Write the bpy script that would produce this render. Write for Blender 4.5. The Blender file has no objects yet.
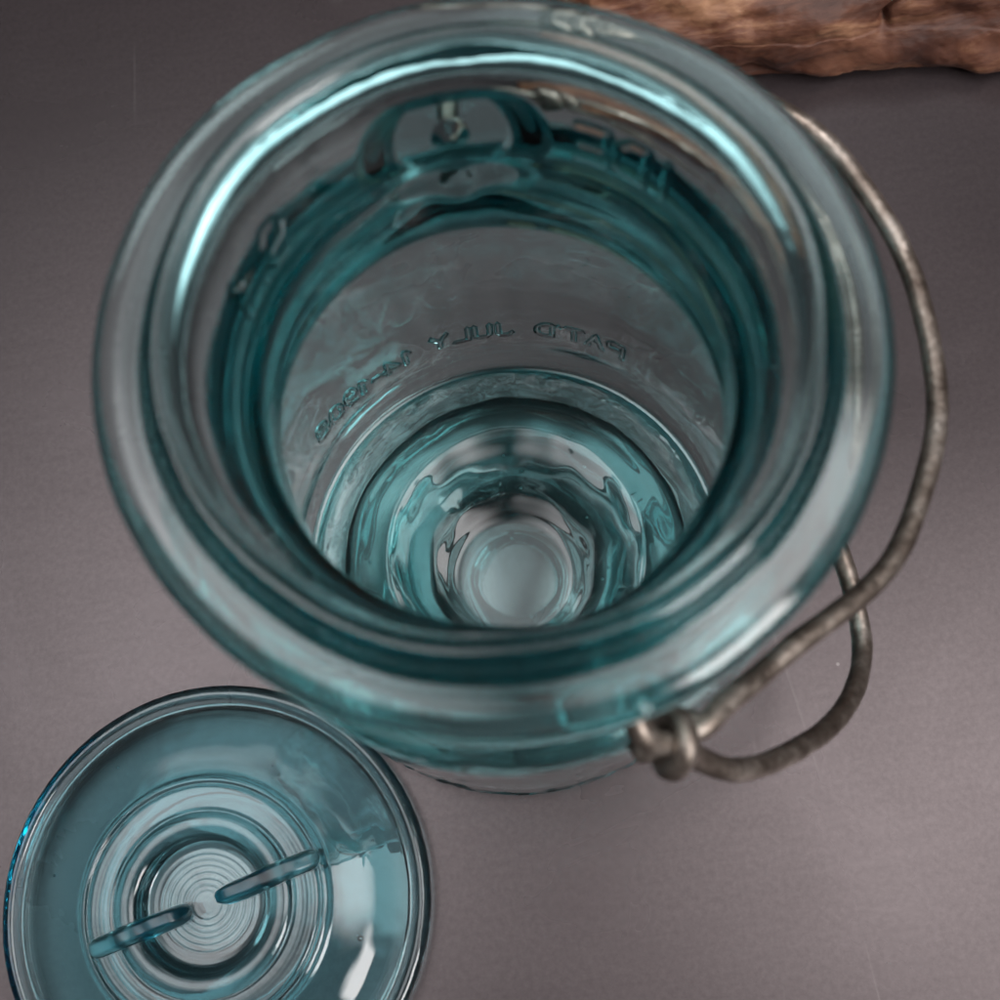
import bpy, math, random
import numpy as np
from mathutils import Matrix, Vector

sc = bpy.context.scene
MM = 0.001
COL = sc.collection

# ------------------------------------------------------------------ camera
TILT, ROLL = 0.26852, -0.14816
F = Vector((0, math.sin(TILT), -math.cos(TILT)))
U0 = Vector((0, math.cos(TILT), math.sin(TILT)))
R0 = Vector((1, 0, 0))
R = math.cos(ROLL) * R0 + math.sin(ROLL) * U0
U = -math.sin(ROLL) * R0 + math.cos(ROLL) * U0
cam = bpy.data.cameras.new('camera')
cam_o = bpy.data.objects.new('camera', cam)
COL.objects.link(cam_o)
M = Matrix((R, U, -F)).transposed().to_4x4()
M.translation = Vector((-1.345, -49.01, 224.74)) * MM
cam_o.matrix_world = M
cam.sensor_width = 36
cam.lens = 45.0
cam.clip_start = 0.005
cam.clip_end = 20
cam.dof.use_dof = True
cam.dof.focus_distance = 0.220
cam.dof.aperture_fstop = 21.0
sc.camera = cam_o

# ------------------------------------------------------------------ light
world = bpy.data.worlds.new('World')
sc.world = world
world.use_nodes = True
bg = world.node_tree.nodes['Background']
bg.inputs[0].default_value = (0.62, 0.60, 0.63, 1)
bg.inputs[1].default_value = 0.08


def area(name, loc, target, sx, sy, power, color, soft=0.8):
    l = bpy.data.lights.new(name, 'AREA')
    l.shape = 'RECTANGLE'
    l.size, l.size_y = sx, sy
    l.energy = power
    l.color = color
    # a diffuser that is brightest in the middle and fades towards its edges
    l.use_nodes = True
    nt = l.node_tree
    em = nt.nodes['Emission']
    ge = nt.nodes.new('ShaderNodeNewGeometry')
    sp = nt.nodes.new('ShaderNodeSeparateXYZ')
    nt.links.new(ge.outputs['Parametric'], sp.inputs[0])
    prod = None
    for k in (0, 1):
        a = nt.nodes.new('ShaderNodeMath'); a.operation = 'SUBTRACT'; a.inputs[1].default_value = 0.5
        nt.links.new(sp.outputs[k], a.inputs[0])
        b = nt.nodes.new('ShaderNodeMath'); b.operation = 'ABSOLUTE'
        nt.links.new(a.outputs[0], b.inputs[0])
        c = nt.nodes.new('ShaderNodeMapRange'); c.interpolation_type = 'SMOOTHSTEP'
        c.inputs[1].default_value, c.inputs[2].default_value = 0.5, 0.5 - soft * 0.5
        c.inputs[3].default_value, c.inputs[4].default_value = 0.0, 1.0
        nt.links.new(b.outputs[0], c.inputs[0])
        if prod is None:
            prod = c.outputs[0]
        else:
            m = nt.nodes.new('ShaderNodeMath'); m.operation = 'MULTIPLY'
            nt.links.new(prod, m.inputs[0]); nt.links.new(c.outputs[0], m.inputs[1])
            prod = m.outputs[0]
    nt.links.new(prod, em.inputs['Strength'])
    o = bpy.data.objects.new(name, l)
    COL.objects.link(o)
    o.location = loc
    o.rotation_euler = (Vector(target) - Vector(loc)).to_track_quat('-Z', 'Y').to_euler()
    return o


area('window_light', (0.55, -0.55, 0.75), (0.0, 0.0, 0.05), 0.48, 0.62, 14.5, (1.0, 0.965, 0.955), 0.45)
area('ceiling_light', (0.40, -0.05, 1.00), (0.10, -0.02, 0.0), 0.70, 0.90, 14.0, (1.0, 0.97, 0.97))
area('skylight', (-0.30, 0.13, 1.00), (-0.05, 0.05, 0.0), 1.05, 0.82, 14.5, (0.98, 0.98, 1.0))
area('lip_fill_light', (0.03, 0.60, 0.96), (0.0, 0.0, 0.08), 1.60, 0.36, 3.0, (0.95, 0.98, 1.0))  # added strip lamp behind the jar, there to brighten the ring in the lip

sc.render.engine = 'CYCLES'
cy = sc.cycles
cy.max_bounces = 18
cy.transmission_bounces = 18
cy.glossy_bounces = 12
cy.diffuse_bounces = 4
cy.transparent_max_bounces = 8
cy.caustics_reflective = True
cy.caustics_refractive = True
cy.blur_glossy = 0.3
cy.sample_clamp_indirect = 6.0
cy.use_denoising = True
sc.view_settings.view_transform = 'Standard'
sc.view_settings.look = 'None'
sc.view_settings.gamma = 1
sc.view_settings.exposure = 0.0
sc.view_settings.use_curve_mapping = False


# ------------------------------------------------------------------ helpers
def mesh_np(name, V, Fq, mat, parent=None, smooth=True, tris=None):
    """V (n,3) in mm, Fq (m,4) quads, tris optional (k,3)"""
    me = bpy.data.meshes.new(name)
    V = np.asarray(V, dtype=np.float32) * MM
    Fq = np.asarray(Fq, dtype=np.int32).reshape(-1, 4)
    loops = Fq.reshape(-1)
    starts = np.arange(len(Fq)) * 4
    totals = np.full(len(Fq), 4)
    if tris is not None and len(tris):
        tris = np.asarray(tris, dtype=np.int32)
        starts = np.concatenate([starts, len(loops) + np.arange(len(tris)) * 3])
        totals = np.concatenate([totals, np.full(len(tris), 3)])
        loops = np.concatenate([loops, tris.reshape(-1)])
    me.vertices.add(len(V))
    me.vertices.foreach_set('co', V.reshape(-1))
    me.loops.add(len(loops))
    me.loops.foreach_set('vertex_index', loops.astype(np.int32))
    me.polygons.add(len(starts))
    me.polygons.foreach_set('loop_start', starts.astype(np.int32))
    me.polygons.foreach_set('loop_total', totals.astype(np.int32))
    me.update(calc_edges=True)
    me.validate()
    me.polygons.foreach_set('use_smooth', np.full(len(me.polygons), smooth))
    me.materials.append(mat)
    o = bpy.data.objects.new(name, me)
    COL.objects.link(o)
    if parent:
        o.parent = parent
    return o


def waves(P, scale, seed, n=14):
    """smooth band-limited noise about N(0,1); P in mm, scale = feature size in mm"""
    rng = np.random.RandomState(seed)
    out = np.zeros(len(P))
    for _ in range(n):
        k = rng.normal(size=3)
        k = k / np.linalg.norm(k) * rng.uniform(0.6, 1.6) * 2 * math.pi / scale
        out += np.sin(P @ k + rng.uniform(0, 6.283))
    return out / math.sqrt(n / 2)


def sstep(a, b, x):
    t = np.clip((x - a) / (b - a), 0, 1)
    return t * t * (3 - 2 * t)


def resample(ctrl, spacing):
    """ctrl: list of (r, z[, density]); round the polyline (Catmull-Rom, centripetal) and resample"""
    P = np.array([c[:2] for c in ctrl], float)
    D = np.array([c[2] if len(c) > 2 else spacing for c in ctrl], float)
    out = []
    n = len(P)
    for i in range(n - 1):
        p0 = P[i - 1] if i > 0 else 2 * P[0] - P[1]
        p3 = P[i + 2] if i + 2 < n else 2 * P[-1] - P[-2]
        p1, p2 = P[i], P[i + 1]
        t0 = 0.0
        t1 = t0 + np.linalg.norm(p1 - p0) ** .5
        t2 = t1 + np.linalg.norm(p2 - p1) ** .5
        t3 = t2 + np.linalg.norm(p3 - p2) ** .5
        m = max(2, int(np.ceil(np.linalg.norm(p2 - p1) / min(D[i], D[i + 1] if len(ctrl[i]) < 3 else D[i]))))
        for t in np.linspace(t1, t2, m, endpoint=False):
            a1 = (t1 - t) / (t1 - t0) * p0 + (t - t0) / (t1 - t0) * p1
            a2 = (t2 - t) / (t2 - t1) * p1 + (t - t1) / (t2 - t1) * p2
            a3 = (t3 - t) / (t3 - t2) * p2 + (t - t2) / (t3 - t2) * p3
            b1 = (t2 - t) / (t2 - t0) * a1 + (t - t0) / (t2 - t0) * a2
            b2 = (t3 - t) / (t3 - t1) * a2 + (t - t1) / (t3 - t1) * a3
            out.append((t2 - t) / (t2 - t1) * b1 + (t - t1) / (t2 - t1) * b2)
    out.append(P[-1])
    return np.array(out)


def tube(name, pts, rad, mat, parent, seg=20, step=0.5, seed=0, rough=0.05):
    """a round wire along a smoothed path (mm)"""
    P = np.array(pts, float)
    # Catmull-Rom resample in 3D
    out = []
    n = len(P)
    for i in range(n - 1):
        p0 = P[max(i - 1, 0)]
        p3 = P[min(i + 2, n - 1)]
        p1, p2 = P[i], P[i + 1]
        m = max(2, int(np.linalg.norm(p2 - p1) / step))
        for t in np.linspace(0, 1, m, endpoint=False):
            out.append(0.5 * ((2 * p1) + (-p0 + p2) * t + (2 * p0 - 5 * p1 + 4 * p2 - p3) * t * t
                              + (-p0 + 3 * p1 - 3 * p2 + p3) * t ** 3))
    out.append(P[-1])
    Q = np.array(out)
    T = np.gradient(Q, axis=0)
    T /= np.linalg.norm(T, axis=1)[:, None]
    N = np.zeros_like(Q)
    v = np.cross(T[0], [0.3, 0.2, 1.0])
    N[0] = v / np.linalg.norm(v)
    for i in range(1, len(Q)):
        v = N[i - 1] - T[i] * (N[i - 1] @ T[i])
        N[i] = v / np.linalg.norm(v)
    Bn = np.cross(T, N)
    a = np.arange(seg) / seg * 2 * math.pi
    V = Q[:, None, :] + rad * (np.cos(a)[None, :, None] * N[:, None, :] + np.sin(a)[None, :, None] * Bn[:, None, :])
    # rounded ends
    V = V.reshape(-1, 3)
    off = (waves(V, 6.0, seed) * 0.6 + waves(V, 1.6, seed + 1) * 0.4) * rough
    C = np.repeat(Q, seg, axis=0)
    V = C + (V - C) * (1 + off / rad)[:, None]
    k = len(Q)
    i = np.arange(k - 1)[:, None] * seg
    j = np.arange(seg)[None, :]
    j2 = (j + 1) % seg
    Fq = np.stack([i + j, i + j2, i + seg + j2, i + seg + j], -1).reshape(-1, 4)
    c0, c1 = len(V), len(V) + 1
    V = np.vstack([V, Q[0] - T[0] * rad * .5, Q[-1] + T[-1] * rad * .5])
    tr = [(c0, (q + 1) % seg, q) for q in range(seg)] + \
         [(c1, (k - 1) * seg + q, (k - 1) * seg + (q + 1) % seg) for q in range(seg)]
    return mesh_np(name, V, Fq, mat, parent, tris=tr)


# ------------------------------------------------------------------ materials
def new_mat(name):
    m = bpy.data.materials.new(name)
    m.use_nodes = True
    nt = m.node_tree
    for n in list(nt.nodes):
        nt.nodes.remove(n)
    out = nt.nodes.new('ShaderNodeOutputMaterial')
    return m, nt, out


def nd(nt, typ, **kw):
    n = nt.nodes.new(typ)
    for k, v in kw.items():
        if k.startswith('i_'):
            n.inputs[k[2:].replace('_', ' ')].default_value = v
        else:
            setattr(n, k, v)
    return n


def ramp(nt, fac, stops):
    r = nt.nodes.new('ShaderNodeValToRGB')
    while len(r.color_ramp.elements) < len(stops):
        r.color_ramp.elements.new(0.5)
    for e, (p, c) in zip(r.color_ramp.elements, stops):
        e.position = p
        e.color = (c[0], c[1], c[2], 1) if len(c) == 3 else c
    nt.links.new(fac, r.inputs[0])
    return r.outputs[0]


def coords(nt, scale=(1, 1, 1), rot=(0, 0, 0), loc=(0, 0, 0)):
    tc = nt.nodes.new('ShaderNodeTexCoord')
    mp = nt.nodes.new('ShaderNodeMapping')
    mp.inputs['Scale'].default_value = scale
    mp.inputs['Rotation'].default_value = rot
    mp.inputs['Location'].default_value = loc
    nt.links.new(tc.outputs['Object'], mp.inputs[0])
    return mp.outputs[0]


def glass_mat(name, density, col, rough=0.0, bump=0.0):
    m, nt, out = new_mat(name)
    g = nd(nt, 'ShaderNodeBsdfGlass')
    g.inputs['IOR'].default_value = 1.5
    g.inputs['Roughness'].default_value = rough
    g.inputs['Color'].default_value = (1, 1, 1, 1)
    if bump:
        n1 = nd(nt, 'ShaderNodeTexNoise', i_Scale=420.0, i_Detail=3.0)
        nt.links.new(coords(nt), n1.inputs['Vector'])
        b = nd(nt, 'ShaderNodeBump', i_Strength=bump, i_Distance=0.0003)
        nt.links.new(n1.outputs[0], b.inputs['Height'])
        nt.links.new(b.outputs[0], g.inputs['Normal'])
    nt.links.new(g.outputs[0], out.inputs['Surface'])
    v = nd(nt, 'ShaderNodeVolumeAbsorption')
    v.inputs['Color'].default_value = (*col, 1)
    v.inputs['Density'].default_value = density
    nt.links.new(v.outputs[0], out.inputs['Volume'])
    return m


def table_mat():
    m, nt, out = new_mat('dark_slate')
    L = nt.links.new
    p = nd(nt, 'ShaderNodeBsdfPrincipled')
    L(p.outputs[0], out.inputs['Surface'])
    big = nd(nt, 'ShaderNodeTexNoise', i_Scale=14.0, i_Detail=4.0)
    L(coords(nt), big.inputs['Vector'])
    fine = nd(nt, 'ShaderNodeTexNoise', i_Scale=900.0, i_Detail=3.0, i_Roughness=0.7)
    L(coords(nt), fine.inputs['Vector'])
    streak = nd(nt, 'ShaderNodeTexNoise', i_Scale=60.0, i_Detail=4.0)
    L(coords(nt, (1, 7, 1), (0, 0, 0.15)), streak.inputs['Vector'])
    c1 = ramp(nt, big.outputs[0], [(0.3, (0.023, 0.018, 0.0193)), (0.7, (0.030, 0.0235, 0.0247))])
    c2 = ramp(nt, fine.outputs[0], [(0.3, (0.90, 0.90, 0.90)), (0.72, (1.10, 1.10, 1.10))])
    c3 = ramp(nt, streak.outputs[0], [(0.35, (0.98, 0.98, 0.98)), (0.7, (1.02, 1.02, 1.018))])
    mx = nd(nt, 'ShaderNodeMix', data_type='RGBA', blend_type='MULTIPLY')
    mx.inputs[0].default_value = 1
    L(c1, mx.inputs[6]); L(c2, mx.inputs[7])
    mx2 = nd(nt, 'ShaderNodeMix', data_type='RGBA', blend_type='MULTIPLY')
    mx2.inputs[0].default_value = 1
    L(mx.outputs[2], mx2.inputs[6]); L(c3, mx2.inputs[7])
    # dust specks
    vo = nd(nt, 'ShaderNodeTexVoronoi', i_Scale=80.0)
    L(coords(nt), vo.inputs['Vector'])
    sp = ramp(nt, vo.outputs['Distance'], [(0.0, (1, 1, 1)), (0.018, (1, 1, 1)), (0.03, (0, 0, 0))])
    gate = ramp(nt, vo.outputs['Color'], [(0.55, (0, 0, 0)), (0.75, (0.8, 0.8, 0.8))])
    sm = nd(nt, 'ShaderNodeMath', operation='MULTIPLY')
    L(sp, sm.inputs[0]); L(gate, sm.inputs[1])
    # hairline scratches: a level line of a stretched noise, broken up by another
    scn = nd(nt, 'ShaderNodeTexNoise', i_Scale=6.0, i_Detail=0.0)
    L(coords(nt, (6, 0.5, 1), (0, 0, 0.25)), scn.inputs['Vector'])
    sl = ramp(nt, scn.outputs[0], [(0.596, (0, 0, 0)), (0.600, (1, 1, 1)), (0.604, (0, 0, 0))])
    brk = nd(nt, 'ShaderNodeTexNoise', i_Scale=30.0, i_Detail=2.0)
    L(coords(nt), brk.inputs['Vector'])
    bk = ramp(nt, brk.outputs[0], [(0.52, (0, 0, 0)), (0.70, (0.35, 0.35, 0.35))])
    s2 = nd(nt, 'ShaderNodeMath', operation='MULTIPLY')
    L(sl, s2.inputs[0]); L(bk, s2.inputs[1])
    s3 = nd(nt, 'ShaderNodeMath', operation='MAXIMUM')
    L(sm.outputs[0], s3.inputs[0]); L(s2.outputs[0], s3.inputs[1])
    mx3 = nd(nt, 'ShaderNodeMix', data_type='RGBA')
    L(s3.outputs[0], mx3.inputs[0]); L(mx2.outputs[2], mx3.inputs[6])
    mx3.inputs[7].default_value = (0.20, 0.19, 0.185, 1)
    L(mx3.outputs[2], p.inputs['Base Color'])
    smud = nd(nt, 'ShaderNodeTexNoise', i_Scale=22.0, i_Detail=5.0, i_Roughness=0.6, i_Distortion=0.8)
    L(coords(nt, loc=(0.3, 0.1, 0)), smud.inputs['Vector'])
    L(ramp(nt, smud.outputs[0], [(0.3, (0.25,) * 3), (0.7, (0.325,) * 3)]), p.inputs['Roughness'])
    p.inputs['Specular Tint'].default_value = (1, 0.86, 0.87, 1)
    sa = nd(nt, 'ShaderNodeMath', operation='MULTIPLY')
    L(c2, sa.inputs[0]); L(c3, sa.inputs[1])
    sb = nd(nt, 'ShaderNodeMath', operation='MULTIPLY')
    sb.inputs[1].default_value = 0.66
    L(sa.outputs[0], sb.inputs[0]); L(sb.outputs[0], p.inputs['Specular IOR Level'])
    b = nd(nt, 'ShaderNodeBump', i_Strength=0.035, i_Distance=0.0002)
    L(fine.outputs[0], b.inputs['Height'])
    L(b.outputs[0], p.inputs['Normal'])
    return m


def wire_mat():
    m, nt, out = new_mat('oxidised_wire')
    L = nt.links.new
    p = nd(nt, 'ShaderNodeBsdfPrincipled')
    L(p.outputs[0], out.inputs['Surface'])
    n = nd(nt, 'ShaderNodeTexNoise', i_Scale=160.0, i_Detail=6.0, i_Roughness=0.65)
    L(coords(nt), n.inputs['Vector'])
    n2 = nd(nt, 'ShaderNodeTexNoise', i_Scale=900.0, i_Detail=3.0)
    L(coords(nt), n2.inputs['Vector'])
    c = ramp(nt, n.outputs[0], [(0.32, (0.06, 0.042, 0.033)), (0.5, (0.19, 0.155, 0.13)), (0.72, (0.42, 0.37, 0.33))])
    L(c, p.inputs['Base Color'])
    p.inputs['Metallic'].default_value = 0.8
    r = ramp(nt, n2.outputs[0], [(0.3, (0.30,) * 3), (0.7, (0.52,) * 3)])
    L(r, p.inputs['Roughness'])
    b = nd(nt, 'ShaderNodeBump', i_Strength=0.5, i_Distance=0.0002)
    L(n2.outputs[0], b.inputs['Height'])
    L(b.outputs[0], p.inputs['Normal'])
    return m


def wood_mat():
    m, nt, out = new_mat('rough_wood')
    L = nt.links.new
    p = nd(nt, 'ShaderNodeBsdfPrincipled')
    L(p.outputs[0], out.inputs['Surface'])
    g = nd(nt, 'ShaderNodeTexNoise', i_Scale=70.0, i_Detail=10.0, i_Roughness=0.68, i_Distortion=0.5)
    L(coords(nt, (0.45, 2.6, 1.6), (0.25, 0.1, 0.55)), g.inputs['Vector'])
    big = nd(nt, 'ShaderNodeTexNoise', i_Scale=38.0, i_Detail=3.0)
    L(coords(nt, loc=(0.013, 0, 0)), big.inputs['Vector'])
    c1 = ramp(nt, g.outputs[0], [(0.30, (0.036, 0.013, 0.008)), (0.5, (0.125, 0.050, 0.028)), (0.68, (0.29, 0.155, 0.088))])
    c2 = ramp(nt, big.outputs[0], [(0.36, (0.36, 0.24, 0.21)), (0.5, (0.85, 0.74, 0.68)), (0.64, (1.7, 1.75, 1.7))])
    mx = nd(nt, 'ShaderNodeMix', data_type='RGBA', blend_type='MULTIPLY')
    mx.inputs[0].default_value = 1
    L(c1, mx.inputs[6]); L(c2, mx.inputs[7])
    L(mx.outputs[2], p.inputs['Base Color'])
    p.inputs['Roughness'].default_value = 0.62
    b = nd(nt, 'ShaderNodeBump', i_Strength=0.65, i_Distance=0.0007)
    L(g.outputs[0], b.inputs['Height'])
    L(b.outputs[0], p.inputs['Normal'])
    return m


AQUA = (0.0, 0.775, 0.80)
M_JAR = glass_mat('aqua_glass', 54.0, AQUA)
M_LID = glass_mat('aqua_lid_glass', 112.0, (0.0, 0.70, 0.785))
M_RIDGE = glass_mat('aqua_ridge_glass', 420.0, (0.0, 0.62, 0.70), rough=0.30)
M_WIRE = wire_mat()
M_WOOD = wood_mat()
M_TABLE = table_mat()

# ------------------------------------------------------------------ tabletop
g = np.linspace(-1, 1, 2) * 1500
Vt = np.array([(x, y, 0) for y in g for x in g])
table = mesh_np('tabletop', Vt, [(0, 1, 3, 2)], M_TABLE)
table['kind'] = 'structure'
table['label'] = 'dark grey slate tabletop under the jar'

# ------------------------------------------------------------------ lettering
GL = {
    'P': [[(0, 0), (0, 1), (.45, 1), (.6, .88), (.6, .62), (.45, .5), (0, .5)]],
    'A': [[(0, 0), (.32, 1), (.64, 0)], [(.12, .34), (.52, .34)]],
    'T': [[(.32, 0), (.32, 1)], [(0, 1), (.64, 1)]],
    "'": [[(.1, 1), (.1, .8)]],
    'D': [[(0, 0), (0, 1), (.35, 1), (.58, .8), (.62, .5), (.58, .2), (.35, 0), (0, 0)]],
    'J': [[(.55, 1), (.55, .2), (.42, 0), (.16, 0), (0, .22)]],
    'U': [[(0, 1), (0, .2), (.15, 0), (.45, 0), (.6, .2), (.6, 1)]],
    'L': [[(0, 1), (0, 0), (.55, 0)]],
    'Y': [[(0, 1), (.32, .48), (.64, 1)], [(.32, .48), (.32, 0)]],
    '1': [[(.05, .8), (.25, 1), (.25, 0)]],
    '4': [[(.48, 0), (.48, 1), (0, .32), (.66, .32)]],
    '-': [[(.05, .45), (.35, .45)]],
    '9': [[(.55, .62), (.45, .46), (.15, .46), (.02, .62), (.02, .84), (.15, 1), (.45, 1), (.58, .84), (.56, .4), (.42, .06), (.12, 0)]],
    '0': [[(.3, 0), (.08, .12), (0, .5), (.08, .88), (.3, 1), (.52, .88), (.6, .5), (.52, .12), (.3, 0)]],
    '8': [[(.3, .53), (.06, .64), (.06, .9), (.3, 1), (.54, .9), (.54, .64), (.3, .53), (.02, .38), (.02, .1), (.3, 0), (.58, .1), (.58, .38), (.3, .53)]],
    'I': [[(.1, 0), (.1, 1)]],
    'E': [[(.55, 0), (0, 0), (0, 1), (.55, 1)], [(0, .52), (.45, .52)]],
    'S': [[(.56, .84), (.42, 1), (.14, 1), (.02, .8), (.12, .56), (.46, .46), (.58, .22), (.44, 0), (.12, 0), (0, .18)]],
    '.': [[(.1, .02), (.1, .08)]],
}


def text_height(u, v, placed, h, w, soft):
    """u,v: surface coordinates (mm); placed: list of (char, u0, v0, height); returns relief 0..1"""
    d = np.full(len(u), 1e3)
    for ch, u0, v0, ht in placed:
        sel = np.where((u > u0 - ht * .3) & (u < u0 + ht) & (v > v0 - ht * .3) & (v < v0 + ht * 1.3))[0]
        if not len(sel):
            continue
        x, y = u[sel] - u0, v[sel] - v0
        for pl in GL[ch]:
            for (ax, ay), (bx, by) in zip(pl[:-1], pl[1:]):
                ax_, ay_, bx_, by_ = ax * ht * .95, ay * ht, bx * ht * .95, by * ht
                ex, ey = bx_ - ax_, by_ - ay_
                t = np.clip(((x - ax_) * ex + (y - ay_) * ey) / (ex * ex + ey * ey + 1e-9), 0, 1)
                d[sel] = np.minimum(d[sel], np.hypot(x - ax_ - t * ex, y - ay_ - t * ey))
    return h * (1 - sstep(w - soft, w + soft, d))


def add_bubbles(V, Fq, tr, items, nu=12, nv=8):
    """seed bubbles: small air pockets, faces turned towards the pocket (x, y, z, radius in mm)"""
    V, Fq, tr = [np.asarray(V)], [np.asarray(Fq)], [np.asarray(tr)]
    n0 = len(V[0])
    for x, y, z, r in items:
        ph = np.arange(1, nv) / nv * math.pi
        a = np.arange(nu) / nu * 2 * math.pi
        P, A2 = np.meshgrid(ph, a, indexing='ij')
        pts = np.stack([x + r * 1.25 * np.sin(P) * np.cos(A2), y + r * np.sin(P) * np.sin(A2), z + r * .9 * np.cos(P)], -1).reshape(-1, 3)
        pts = np.vstack([pts, [x, y, z + r * .9], [x, y, z - r * .9]])
        i = np.arange(nv - 2)[:, None] * nu
        j = np.arange(nu)[None, :]
        k = (j + 1) % nu
        Fq.append(n0 + np.stack([i + j, i + k, i + nu + k, i + nu + j], -1).reshape(-1, 4))
        q = np.arange(nu)
        k = (q + 1) % nu
        tp, bt = len(pts) - 2, len(pts) - 1
        tr.append(n0 + np.stack([np.full(nu, tp), k, q], -1))
        tr.append(n0 + np.stack([np.full(nu, bt), (nv - 2) * nu + q, (nv - 2) * nu + k], -1))
        V.append(pts)
        n0 += len(pts)
    return np.vstack(V), np.vstack(Fq), np.vstack(tr)


_rb = random.Random(5)
JAR_BUBBLES = [(_rb.uniform(14, 27), _rb.uniform(0, 6.28), _rb.uniform(2.6, 5.0), _rb.uniform(.12, .34)) for _ in range(16)]
JAR_BUBBLES += [(_rb.uniform(28.6, 31.4), _rb.uniform(0, 6.28), _rb.uniform(86, 98), _rb.uniform(.12, .30)) for _ in range(12)]
JAR_BUBBLES += [(39.8, _rb.uniform(0, 6.28), _rb.uniform(28, 66), _rb.uniform(.12, .26)) for _ in range(14)]

# ------------------------------------------------------------------ the jar
H = 112.7
BOSS = [(math.radians(91.5), 92.5), (math.radians(-76.0), 90.0)]

jar = bpy.data.objects.new('glass_jar', None)
COL.objects.link(jar)
jar['label'] = 'open aqua glass canning jar with wire bail, standing on the slate beside the lid'
jar['category'] = 'jar'

outer = [(0.0, 2.2, 1.2), (5, 2.15, 1.0), (9, 1.9, .8), (13, 1.4, .8), (18, 1.0, .8), (24, 0.8, .8), (28, 0.9, .6), (32.5, 0.5, .5),
         (35, 0.35, .5), (38, 0.75, .35), (39.7, 1.7, .3), (40.6, 3.4, .3), (41.0, 6.0, .4), (41.0, 12, .17), (41.0, 24, .2), (41.0, 30, 1.6),
         (41.0, 58, 1.4), (41.0, 66, .8), (40.6, 70, .5), (39.6, 74, .3), (38.2, 77.5, .25), (36.8, 81, .25), (35.6, 85, .22), (34.2, 89, .22),
         (33.3, 94, .22), (33.1, 99, .22), (33.7, 102.6, .2), (34.4, 104.0, .15), (35.2, 104.5, .15), (36.4, 104.6, .25), (37.9, 104.7, .25), (39.2, 104.8, .2), (39.9, 105.0, .15), (40.3, 105.6, .15), (40.35, 106.6, .2), (40.3, 107.5, .2), (39.6, 108.2, .2),
         (38.2, 108.75, .2), (36.8, 108.95, .2), (35.8, 109.1, .2), (34.9, 109.3, .2), (34.3, 110.0, .2), (34.0, 111.2, .2), (33.6, 112.2, .2)]
inner = [(32.7, 112.75, .2), (31.8, 112.5, .2), (31.2, 111.8, .2), (30.8, 110.4, .3), (30.2, 107, .5), (29.2, 101.5, .4), (28.2, 97.2, .3), (27.3, 95.4, .2),
         (26.7, 94.6, .2), (26.4, 93.2, .25), (26.3, 88, .4), (26.4, 83, .4), (26.9, 80.2, .3), (28.4, 77.6, .3), (32.0, 73.6, .4), (35.6, 68.6, .5), (37.9, 62, .8),
         (38.3, 50, 1.4), (38.3, 24, 1.2), (38.3, 9, .3), (38.0, 6.6, .2), (37.3, 5.2, .2), (35.4, 4.7, .22), (33.0, 4.8, .22), (30.8, 5.6, .22), (29.0, 7.8, .3),
         (26.8, 10.2, .4), (24.2, 11.8, .25), (22.6, 12.4, .2), (21.6, 12.2, .2), (20.2, 11.7, .25), (18.8, 11.15, .3), (17.4, 10.35, .3), (15.6, 9.1, .3), (14.2, 8.25, .3), (13.0, 7.85, .25), (11.8, 7.55, .25), (10.8, 7.3, .25),
         (10.0, 7.15, .3), (8.6, 7.1, .5), (5, 7.1, 1), (0.0, 7.1, 1)]
prof = resample(outer + inner, 1.0)
# which rows belong to the outside: up to the top of the lip
topi = int(np.argmax(prof[:, 1]))
prof[0, 0] = prof[-1, 0] = 0.02
th = np.radians(np.concatenate([np.arange(20, 165, 0.22), np.arange(165, 380, 0.6)]))
nt_, nr_ = len(th), len(prof)
A, I = np.meshgrid(th, np.arange(nr_))
Rr = prof[:, 0][I].astype(float)
Zz = prof[:, 1][I].astype(float)
Aw = np.mod(A + math.pi, 2 * math.pi) - math.pi
is_out = I <= topi
flat = lambda q: q.reshape(-1)
base = np.stack([flat(Rr * np.cos(A)), flat(Rr * np.sin(A)), flat(Zz)], -1)
dr = np.zeros(A.size)
dz = np.zeros(A.size)
o_, r_, z_, a_ = flat(is_out), flat(Rr), flat(Zz), flat(Aw)
# uneven old glass
wall = sstep(8, 14, z_)
dr += np.where(o_, 0.10, 0.16) * waves(base, 30, 3) * wall
dr += np.where(o_, 0.02, 0.05) * waves(base * np.array([1, 1, .45]), 9, 5) * wall * sstep(75, 70, z_)
dz += np.where(~o_ & (z_ < 14) & (r_ < 36), 1, 0) * (0.3 + 0.7 * sstep(10, 14, r_)) * (0.15 * waves(base, 20, 8) + 0.085 * sstep(12, 15, r_) * waves(base, 11, 9)) * sstep(36, 32, r_)
# lip: small chips, seams and waviness
lip = sstep(98, 104, z_)
dz += lip * 0.05 * waves(base, 22, 12)
dr += lip * (0.03 * waves(base, 12, 13) + 0.006 * waves(base, 2.5, 14))
# stippled heel
heel = (sstep(29.5, 31, r_) * sstep(35.8, 34.5, r_) * sstep(9.5, 7.5, z_)) * (~o_)
dz += heel * (0.010 + 0.085 * sstep(0.5, 1.4, waves(base, 12, 23))) * np.maximum(waves(base, 1.5, 20, 26), -.3) + heel * 0.04 * waves(base, 6.0, 21)
heelo = o_ * sstep(39.6, 40.4, r_) * sstep(15, 9, z_) * sstep(2.5, 5, z_)
dr += heelo * sstep(-0.3, -0.8, a_) * 0.22 * np.clip(waves(base, 5.0, 22, 20), -1, 1.4)
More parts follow.
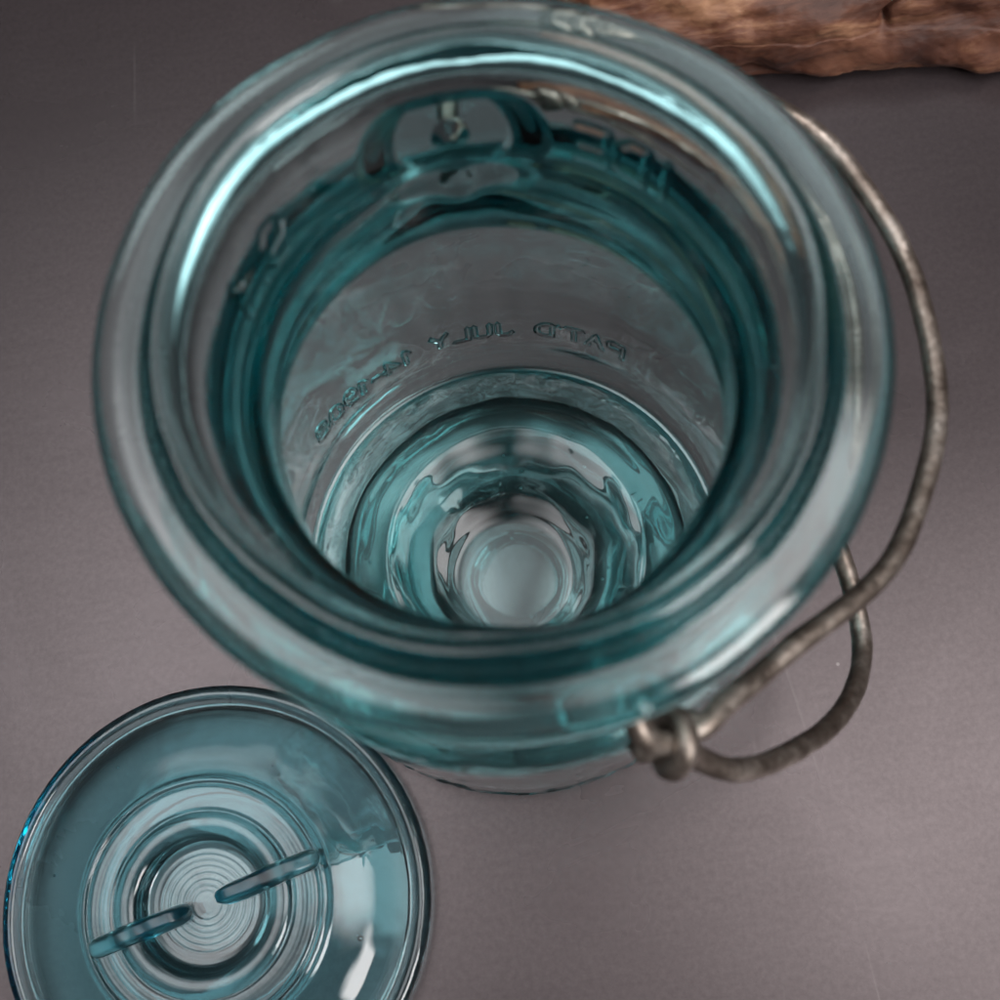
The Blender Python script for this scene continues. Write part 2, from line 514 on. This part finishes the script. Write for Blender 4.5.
# bosses that carry the wire
for k, (ab, zb) in enumerate(BOSS):
    da = np.mod(a_ - ab + math.pi, 2 * math.pi) - math.pi
    d = np.hypot(da * 37.5, (z_ - zb) * 1.0)
    s = o_ & (z_ > 70) & (z_ < 103)
    target = 36.9
    w = 1 - sstep(8.0 - 4.5 * k, 15.0 - 7.0 * k, d)
    lift = np.maximum(target - r_, 0) * w - 2.2 * (1 - sstep(0.6, 3.0, d)) 
    dr[s] += (lift * sstep(103.0, 98.5, z_))[s]
    s = (~o_) & (z_ > 78) & (z_ < 104)
    gi = 1.5 * np.exp(-(da * 30 / 8.5) ** 2) * np.exp(-((z_ - 90.5) / 5.5) ** 2) - 1.0 * np.exp(-(da * 30 / 2.6) ** 2) * np.exp(-((z_ - 91) / 3.5) ** 2)
    dr[s] += gi[s]
# raised lettering on the outside
u = np.degrees(np.mod(a_, 2 * math.pi))
s = np.where(o_ & (z_ > 8) & (z_ < 30) & (u > 40) & (u < 165))[0]
line = "PAT'D JULY 14-1908"
adv = {"'": 1.6, ' ': 3.4, '1': 2.6, '-': 2.8, 'I': 2.2}
pos, x = [], math.radians(52.5) * 41
raw = sum(adv.get(c, 4.1) for c in line)
kx = math.radians(91.5) * 41 / raw
for c in line:
    if c != ' ':
        pos.append((c, x, 15.0, 5.0))
    x += adv.get(c, 4.1) * kx
dr[s] += text_height(np.radians(u[s]) * 41, z_[s], pos, 0.55, 0.42, 0.17)
s = np.where(o_ & (z_ > 85) & (z_ < 103) & (u > 22) & (u < 170))[0]
pos = [(c, math.radians(d) * 34, 91.0, 7.6) for c, d in (('I', 41), ('D', 47.5), ('E', 57.0), ('1', 150), ('.', 143), ('S', 134))]
dr[s] += text_height(np.radians(u[s]) * 34, z_[s], pos, 0.30, 0.55, 0.32)
Rn = np.maximum(r_ + dr * (r_ > 1), 0.0)
V = np.stack([Rn * np.cos(flat(A)), Rn * np.sin(flat(A)), np.maximum(z_ + dz, 0.3)], -1)
scar = (~o_) * (z_ < 14) * sstep(23.0, 11.5, r_)          # the machine scar in the base sits off centre
V[:, 1] -= 3.4 * scar
V[:, 0] -= 0.8 * scar
i = np.arange(nr_ - 1)[:, None] * nt_
j = np.arange(nt_)[None, :]
j2 = (j + 1) % nt_
Fq = np.stack([i + j, i + j2, i + nt_ + j2, i + nt_ + j], -1).reshape(-1, 4)
cA, cB = len(V), len(V) + 1
V = np.vstack([V, V[:nt_].mean(0), V[(nr_ - 1) * nt_:nr_ * nt_].mean(0)])
q = np.arange(nt_)
tr = np.vstack([np.stack([np.full(nt_, cA), (q + 1) % nt_, q], -1),
                np.stack([np.full(nt_, cB), (nr_ - 1) * nt_ + q, (nr_ - 1) * nt_ + (q + 1) % nt_], -1)])
V, Fq, tr = add_bubbles(V, Fq, tr, [(rr_ * math.cos(t_), rr_ * math.sin(t_), zz_, s__) for rr_, t_, zz_, s__ in JAR_BUBBLES])
body = mesh_np('body', V, Fq, M_JAR, jar, tris=tr)
body['label'] = 'aqua glass body with raised lettering'

# ------------------------------------------------------------------ wire bail and lever
near_eye = np.array([13.4, -40.7, 84.6])
far_eye = np.array([13.5, 45.0, 83.5])


def coil(c, axis, rad, turns, pitch, start=0.0, n=14):
    axis = np.array(axis, float)
    axis /= np.linalg.norm(axis)
    e1 = np.cross(axis, [0, 0, 1.0])
    e1 /= np.linalg.norm(e1)
    e2 = np.cross(axis, e1)
    m = int(turns * n)
    return [c + rad * (math.cos(start + 2 * math.pi * k / n) * e1 + math.sin(start + 2 * math.pi * k / n) * e2)
            + axis * pitch * (k / n - turns / 2) for k in range(m + 1)]


bail_pts = [(16.6, -39.6, 84.8), (20.2, -37.2, 83.6), (25.1, -34.4, 81.0), (30.8, -31.0, 79.2), (39.5, -26.4, 76.5), (46.2, -20.8, 74.4),
            (52.9, -10.2, 72.3), (56.0, -2.2, 71.3), (57.2, 9.0, 70.9), (56.2, 19.4, 71.3), (52.6, 29.2, 72.4), (47.8, 36.8, 73.8),
            (38.0, 43.0, 77.0), (27.0, 45.6, 80.4), (19.0, 45.6, 83.0)]
c_near = coil(near_eye, (0.75, -0.25, -0.55), 2.75, 1.5, 2.9, start=0.6)
c_far = coil(far_eye, (0.75, 0.25, -0.55), 2.9, 1.35, 3.2, start=-2.2)
tube('bail_wire', c_near[::-1][:-1] + [np.array(p) for p in bail_pts] + c_far[1:], 1.42, M_WIRE, jar, seed=31, rough=0.035)
lever_pts = [(8.9, -35.6, 90.0), (9.4, -37.8, 89.8), (9.9, -39.4, 89.2), (10.9, -40.5, 88.0), (12.6, -40.7, 85.8),
             (14.6, -41.0, 82.0), (17.2, -42.6, 77.0), (21.8, -44.2, 71.6), (28.8, -43.2, 63.4), (37.8, -39.9, 52.6), (44.4, -34.8, 44.8),
             (48.0, -28.2, 40.4), (48.4, -20.0, 40.2), (47.4, -12.0, 41.2), (46.6, 0.0, 42.0), (47.4, 12.0, 41.2), (48.4, 21.0, 40.2),
             (48.0, 29.5, 40.4), (44.4, 36.0, 44.8), (37.8, 41.2, 52.6), (28.8, 44.6, 63.4), (21.8, 45.6, 71.6), (17.8, 45.4, 76.8),
             (15.2, 45.0, 81.6), (12.0, 45.0, 84.6), (8.5, 45.4, 85.6), (4.0, 45.4, 85.4), (0.2, 43.8, 85.2), (-1.0, 41.0, 85.0), (-1.0, 37.6, 85.0)]
tube('lever_wire', lever_pts, 1.48, M_WIRE, jar, seed=41, rough=0.045)

# ------------------------------------------------------------------ the lid
LX, LY = -59.0, -50.9
lid = bpy.data.objects.new('glass_lid', None)
COL.objects.link(lid)
lid.location = (LX * MM, LY * MM, 0)
lid['label'] = 'round aqua glass lid with concentric rings, lying flat in front of the jar'
lid['category'] = 'lid'

lid_top = [(0.0, 10.2, .12), (4, 10.2, .12), (8.6, 10.3, .25), (9.8, 10.6, .2), (10.5, 11.6, .2), (11.1, 12.8, .2), (12.2, 13.3, .25),
           (13.6, 13.3, .2), (14.3, 13.0, .15), (14.8, 12.6, .15), (15.4, 12.75, .2), (17.6, 12.7, .2), (18.8, 12.6, .15), (19.3, 12.2, .12),
           (19.8, 12.5, .12), (20.4, 12.3, .15), (21.0, 11.7, .2), (22.5, 11.2, .5), (26, 10.3, .6), (29, 9.0, .5), (31.2, 7.0, .3), (32.4, 5.2, .2),
           (32.9, 4.4, .15), (33.3, 4.3, .15), (33.7, 4.9, .15), (34.3, 5.6, .15), (35.2, 5.8, .2), (36.0, 5.4, .2), (36.5, 4.6, .2)]
lid_bot = [(36.6, 3.4, .25), (36.4, 2.0, .25), (35.6, 0.8, .3), (34.4, 0.35, .3), (33.0, 0.6, .3), (31.4, 1.7, .4), (28.5, 3.4, .5),
           (24, 5.0, .6), (16, 6.4, .8), (9, 7.0, .8), (0.0, 7.1, .8)]
pl = resample(lid_top + lid_bot, .5)
ltop = len(resample(lid_top, .5))
th = np.arange(0, 540) / 540 * 2 * math.pi
nt_, nr_ = len(th), len(pl)
A, I = np.meshgrid(th, np.arange(nr_))
Rr, Zz = pl[:, 0][I].reshape(-1), pl[:, 1][I].reshape(-1)
Rr = np.maximum(Rr, 0.02)
a_ = A.reshape(-1)
base = np.stack([Rr * np.cos(a_), Rr * np.sin(a_), Zz], -1)
top_ = (I < ltop).reshape(-1)
dzl = np.where(top_, 0.03, 0.05) * waves(base, 18, 51) + np.where(top_, 0.003, 0.006) * waves(base, 4, 52)
zone = sstep(11, 13, Rr) * sstep(22.5, 20.5, Rr) * top_
dzl += zone * 0.002 * waves(base, 1.4, 53, 22) + sstep(10, 9, Rr) * top_ * sstep(0.6, 3.0, Rr) * (0.026 * np.sin(Rr * 6.3 + 0.3 * np.sin(2 * a_)) + 0.008 * np.sin(Rr * 11.1 + 1))
dzl += sstep(12, 13, Rr) * sstep(21.5, 20.5, Rr) * top_ * (0.55 + 0.45 * np.sin(a_ * 2 + 1)) * 0.012 * np.sin(Rr * 9.0 + 0.4 * np.sin(3 * a_))
edge = sstep(34.6, 35.6, Rr)
dzl += edge * 0.004 * waves(base, 1.8, 54, 22)
dzl *= sstep(0.0, 1.0, Zz)
sag = sstep(23, 27, Rr) * sstep(33, 30, Rr) * top_
dzl += sag * 0.015 * waves(base, 8, 56)
drl = edge * 0.012 * waves(base, 2.4, 55, 22)
V = np.stack([(Rr + drl) * np.cos(a_), (Rr + drl) * np.sin(a_), np.maximum(Zz + dzl, 0.3)], -1)
i = np.arange(nr_ - 1)[:, None] * nt_
j = np.arange(nt_)[None, :]
j2 = (j + 1) % nt_
Fq = np.stack([i + j, i + nt_ + j, i + nt_ + j2, i + j2], -1).reshape(-1, 4)
cA, cB = len(V), len(V) + 1
V = np.vstack([V, V[:nt_].mean(0), V[(nr_ - 1) * nt_:nr_ * nt_].mean(0)])
q = np.arange(nt_)
tr = np.vstack([np.stack([np.full(nt_, cA), q, (q + 1) % nt_], -1),
                np.stack([np.full(nt_, cB), (nr_ - 1) * nt_ + (q + 1) % nt_, (nr_ - 1) * nt_ + q], -1)])
V, Fq, tr = add_bubbles(V, Fq, tr, [(24.0, -9.0, 7.4, .42), (27.5, 6.0, 6.6, .22), (-25.5, 8.0, 7.2, .2), (-14.0, 24.0, 6.4, .25), (12.5, 20.5, 7.6, .18), (-6.0, -20.0, 9.2, .22)])
mesh_np('disc', V, Fq, M_LID, lid, tris=tr)

# two raised ridges that guide the bail; their feet follow the rings of the disc
pt = resample(lid_top, .3)


def lid_z(r):
    return np.interp(r, pt[:, 0], pt[:, 1])


def ridge(r0, r1, ang, seed):
    n, m = 90, 13
    ss = np.linspace(0, 1, n)
    rr = r0 + (r1 - r0) * ss
    top = 16.2 - 1.8 * ss ** 2
    endr = np.sqrt(np.clip(1 - np.abs(2 * ss - 1) ** 9, 0, 1))
    wdt = (1.5 + 0.05 * np.sin(ss * 9 + seed)) * np.maximum(endr, .12)
    V, Fq = [], []
    for k in range(n):
        foot = lid_z(rr[k]) + 0.16
        tp = foot + (top[k] - foot) * max(endr[k], .2)
        ring = []
        for t in np.linspace(-1, 1, m):
            hh = min(1.0, (1 - abs(t)) * 2.6) ** .8
            ring.append((rr[k], t * wdt[k] * 1.15, foot + (tp - foot) * hh))
        ring += [(rr[k], wdt[k] * .5, foot - .02), (rr[k], -wdt[k] * .5, foot - .02)]
        V += ring
    V = np.array(V)
    V[:, 1] += 0.03 * waves(V, 6, seed)
    V[:, 2] += 0.05 * waves(V, 4, seed + 1) * sstep(13.4, 14.6, V[:, 2])
    w = m + 2
    for k in range(n - 1):
        for c in range(w):
            c2 = (c + 1) % w
            Fq.append((k * w + c, (k + 1) * w + c, (k + 1) * w + c2, k * w + c2))
    a0, a1 = len(V), len(V) + 1
    V = np.vstack([V, V[:w].mean(0), V[(n - 1) * w:].mean(0)])
    tr = [(a0, c, (c + 1) % w) for c in range(w)] + [(a1, (n - 1) * w + (c + 1) % w, (n - 1) * w + c) for c in range(w)]
    ca, sa = math.cos(ang), math.sin(ang)
    V = np.stack([V[:, 0] * ca - V[:, 1] * sa, V[:, 0] * sa + V[:, 1] * ca, V[:, 2]], -1)
    return mesh_np('ridge', V, Fq, M_RIDGE, lid, tris=tr)


RA = math.radians(14)
ridge(2.0, 20.2, RA, 61)
ridge(2.6, 19.6, RA + math.pi, 67)

# ------------------------------------------------------------------ the wood
n_l, n_c = 420, 260
s_ = np.linspace(0, 1, n_l)
# cross-section (distance back from the front edge, height), walked from the underside round the front
sec = np.array([(40, 0.4), (20, 0.35), (4, 0.3), (1.2, 1.2), (0.2, 4.0), (0.0, 8.5), (1.2, 13.0), (3.6, 17.0), (7, 20.5), (14, 24), (26, 26.5), (40, 26),
                (50, 20), (52, 10), (48, 2.0)], float)
secs = resample([tuple(p) for p in np.vstack([sec, sec[:1]])], .55)
secs = secs[np.linspace(0, len(secs) - 2, n_c).astype(int)]
lx = 26 + 150 * s_
Vw = np.zeros((n_l, n_c, 3))
taper = np.clip(np.minimum(s_ / 0.06, 1), 0, 1) ** .5
for k in range(n_l):
    Vw[k, :, 0] = lx[k]
    Vw[k, :, 1] = secs[:, 0] * (0.35 + .65 * taper[k]) + (1 - taper[k]) * 14
    Vw[k, :, 2] = 0.3 + (secs[:, 1] - .3) * (0.55 + .45 * taper[k])
P = Vw.reshape(-1, 3)
cen = np.stack([P[:, 0], np.full(len(P), 26.), np.full(len(P), 11.)], -1)
nrm = P - cen
nrm /= np.linalg.norm(nrm, axis=1)[:, None]
# split, chipped facets: distance-to-plane cells of a few random chips
rng = np.random.RandomState(77)
amp = 1.0 * waves(P * np.array([.35, 1, 1]), 12, 71) + 0.26 * waves(P * np.array([.6, 1.3, 1]), 6, 72) + 0.06 * waves(P, 1.8, 73, 24)
chips = np.full(len(P), 9.0)
for _ in range(60):
    c = np.array([rng.uniform(26, 176), rng.uniform(-2, 12), rng.uniform(0, 26)])
    nn = rng.normal(size=3) * np.array([.6, 1, 1])
    nn /= np.linalg.norm(nn)
    dd = np.linalg.norm(P - c, axis=1)
    chips = np.minimum(chips, dd * 0.16 + ((P - c) @ nn) * 0.22)
amp += np.clip(chips, -1.6, 1.0) * 0.55
# one open split running back from the ridge, as at the top edge of the picture
split = np.exp(-((P[:, 0] - (92 + 0.5 * (P[:, 2] - 14) + 1.2 * np.sin(P[:, 2] * .7))) / 0.9) ** 2) * sstep(9, 15, P[:, 2])
amp -= 2.2 * split
P = P + nrm * amp[:, None] * sstep(0.2, 2.5, P[:, 2])[:, None]
P[:, 2] = np.maximum(P[:, 2], 0.3)
P[:, 1] += 3.0 * np.sin((P[:, 0] - 60) / 24.0) * 0.35
wa = math.radians(-7.0)
Pw = np.stack([P[:, 0] * math.cos(wa) - P[:, 1] * math.sin(wa), P[:, 0] * math.sin(wa) + P[:, 1] * math.cos(wa), P[:, 2]], -1)
Pw[:, 1] += 99.0
Pw[:, 0] -= 6.0
i = np.arange(n_l - 1)[:, None] * n_c
j = np.arange(n_c)[None, :]
j2 = (j + 1) % n_c
Fq = np.stack([i + j, i + n_c + j, i + n_c + j2, i + j2], -1).reshape(-1, 4)
cA, cB = len(Pw), len(Pw) + 1
Pw = np.vstack([Pw, Pw[:n_c].mean(0), Pw[-n_c:].mean(0)])
tr = [(cA, c, (c + 1) % n_c) for c in range(n_c)] + [(cB, (n_l - 1) * n_c + (c + 1) % n_c, (n_l - 1) * n_c + c) for c in range(n_c)]
wood = mesh_np('wood_log', Pw, Fq, M_WOOD, tris=tr)
wood['label'] = 'rough split piece of reddish brown wood lying on the slate behind the jar'
wood['category'] = 'wood'
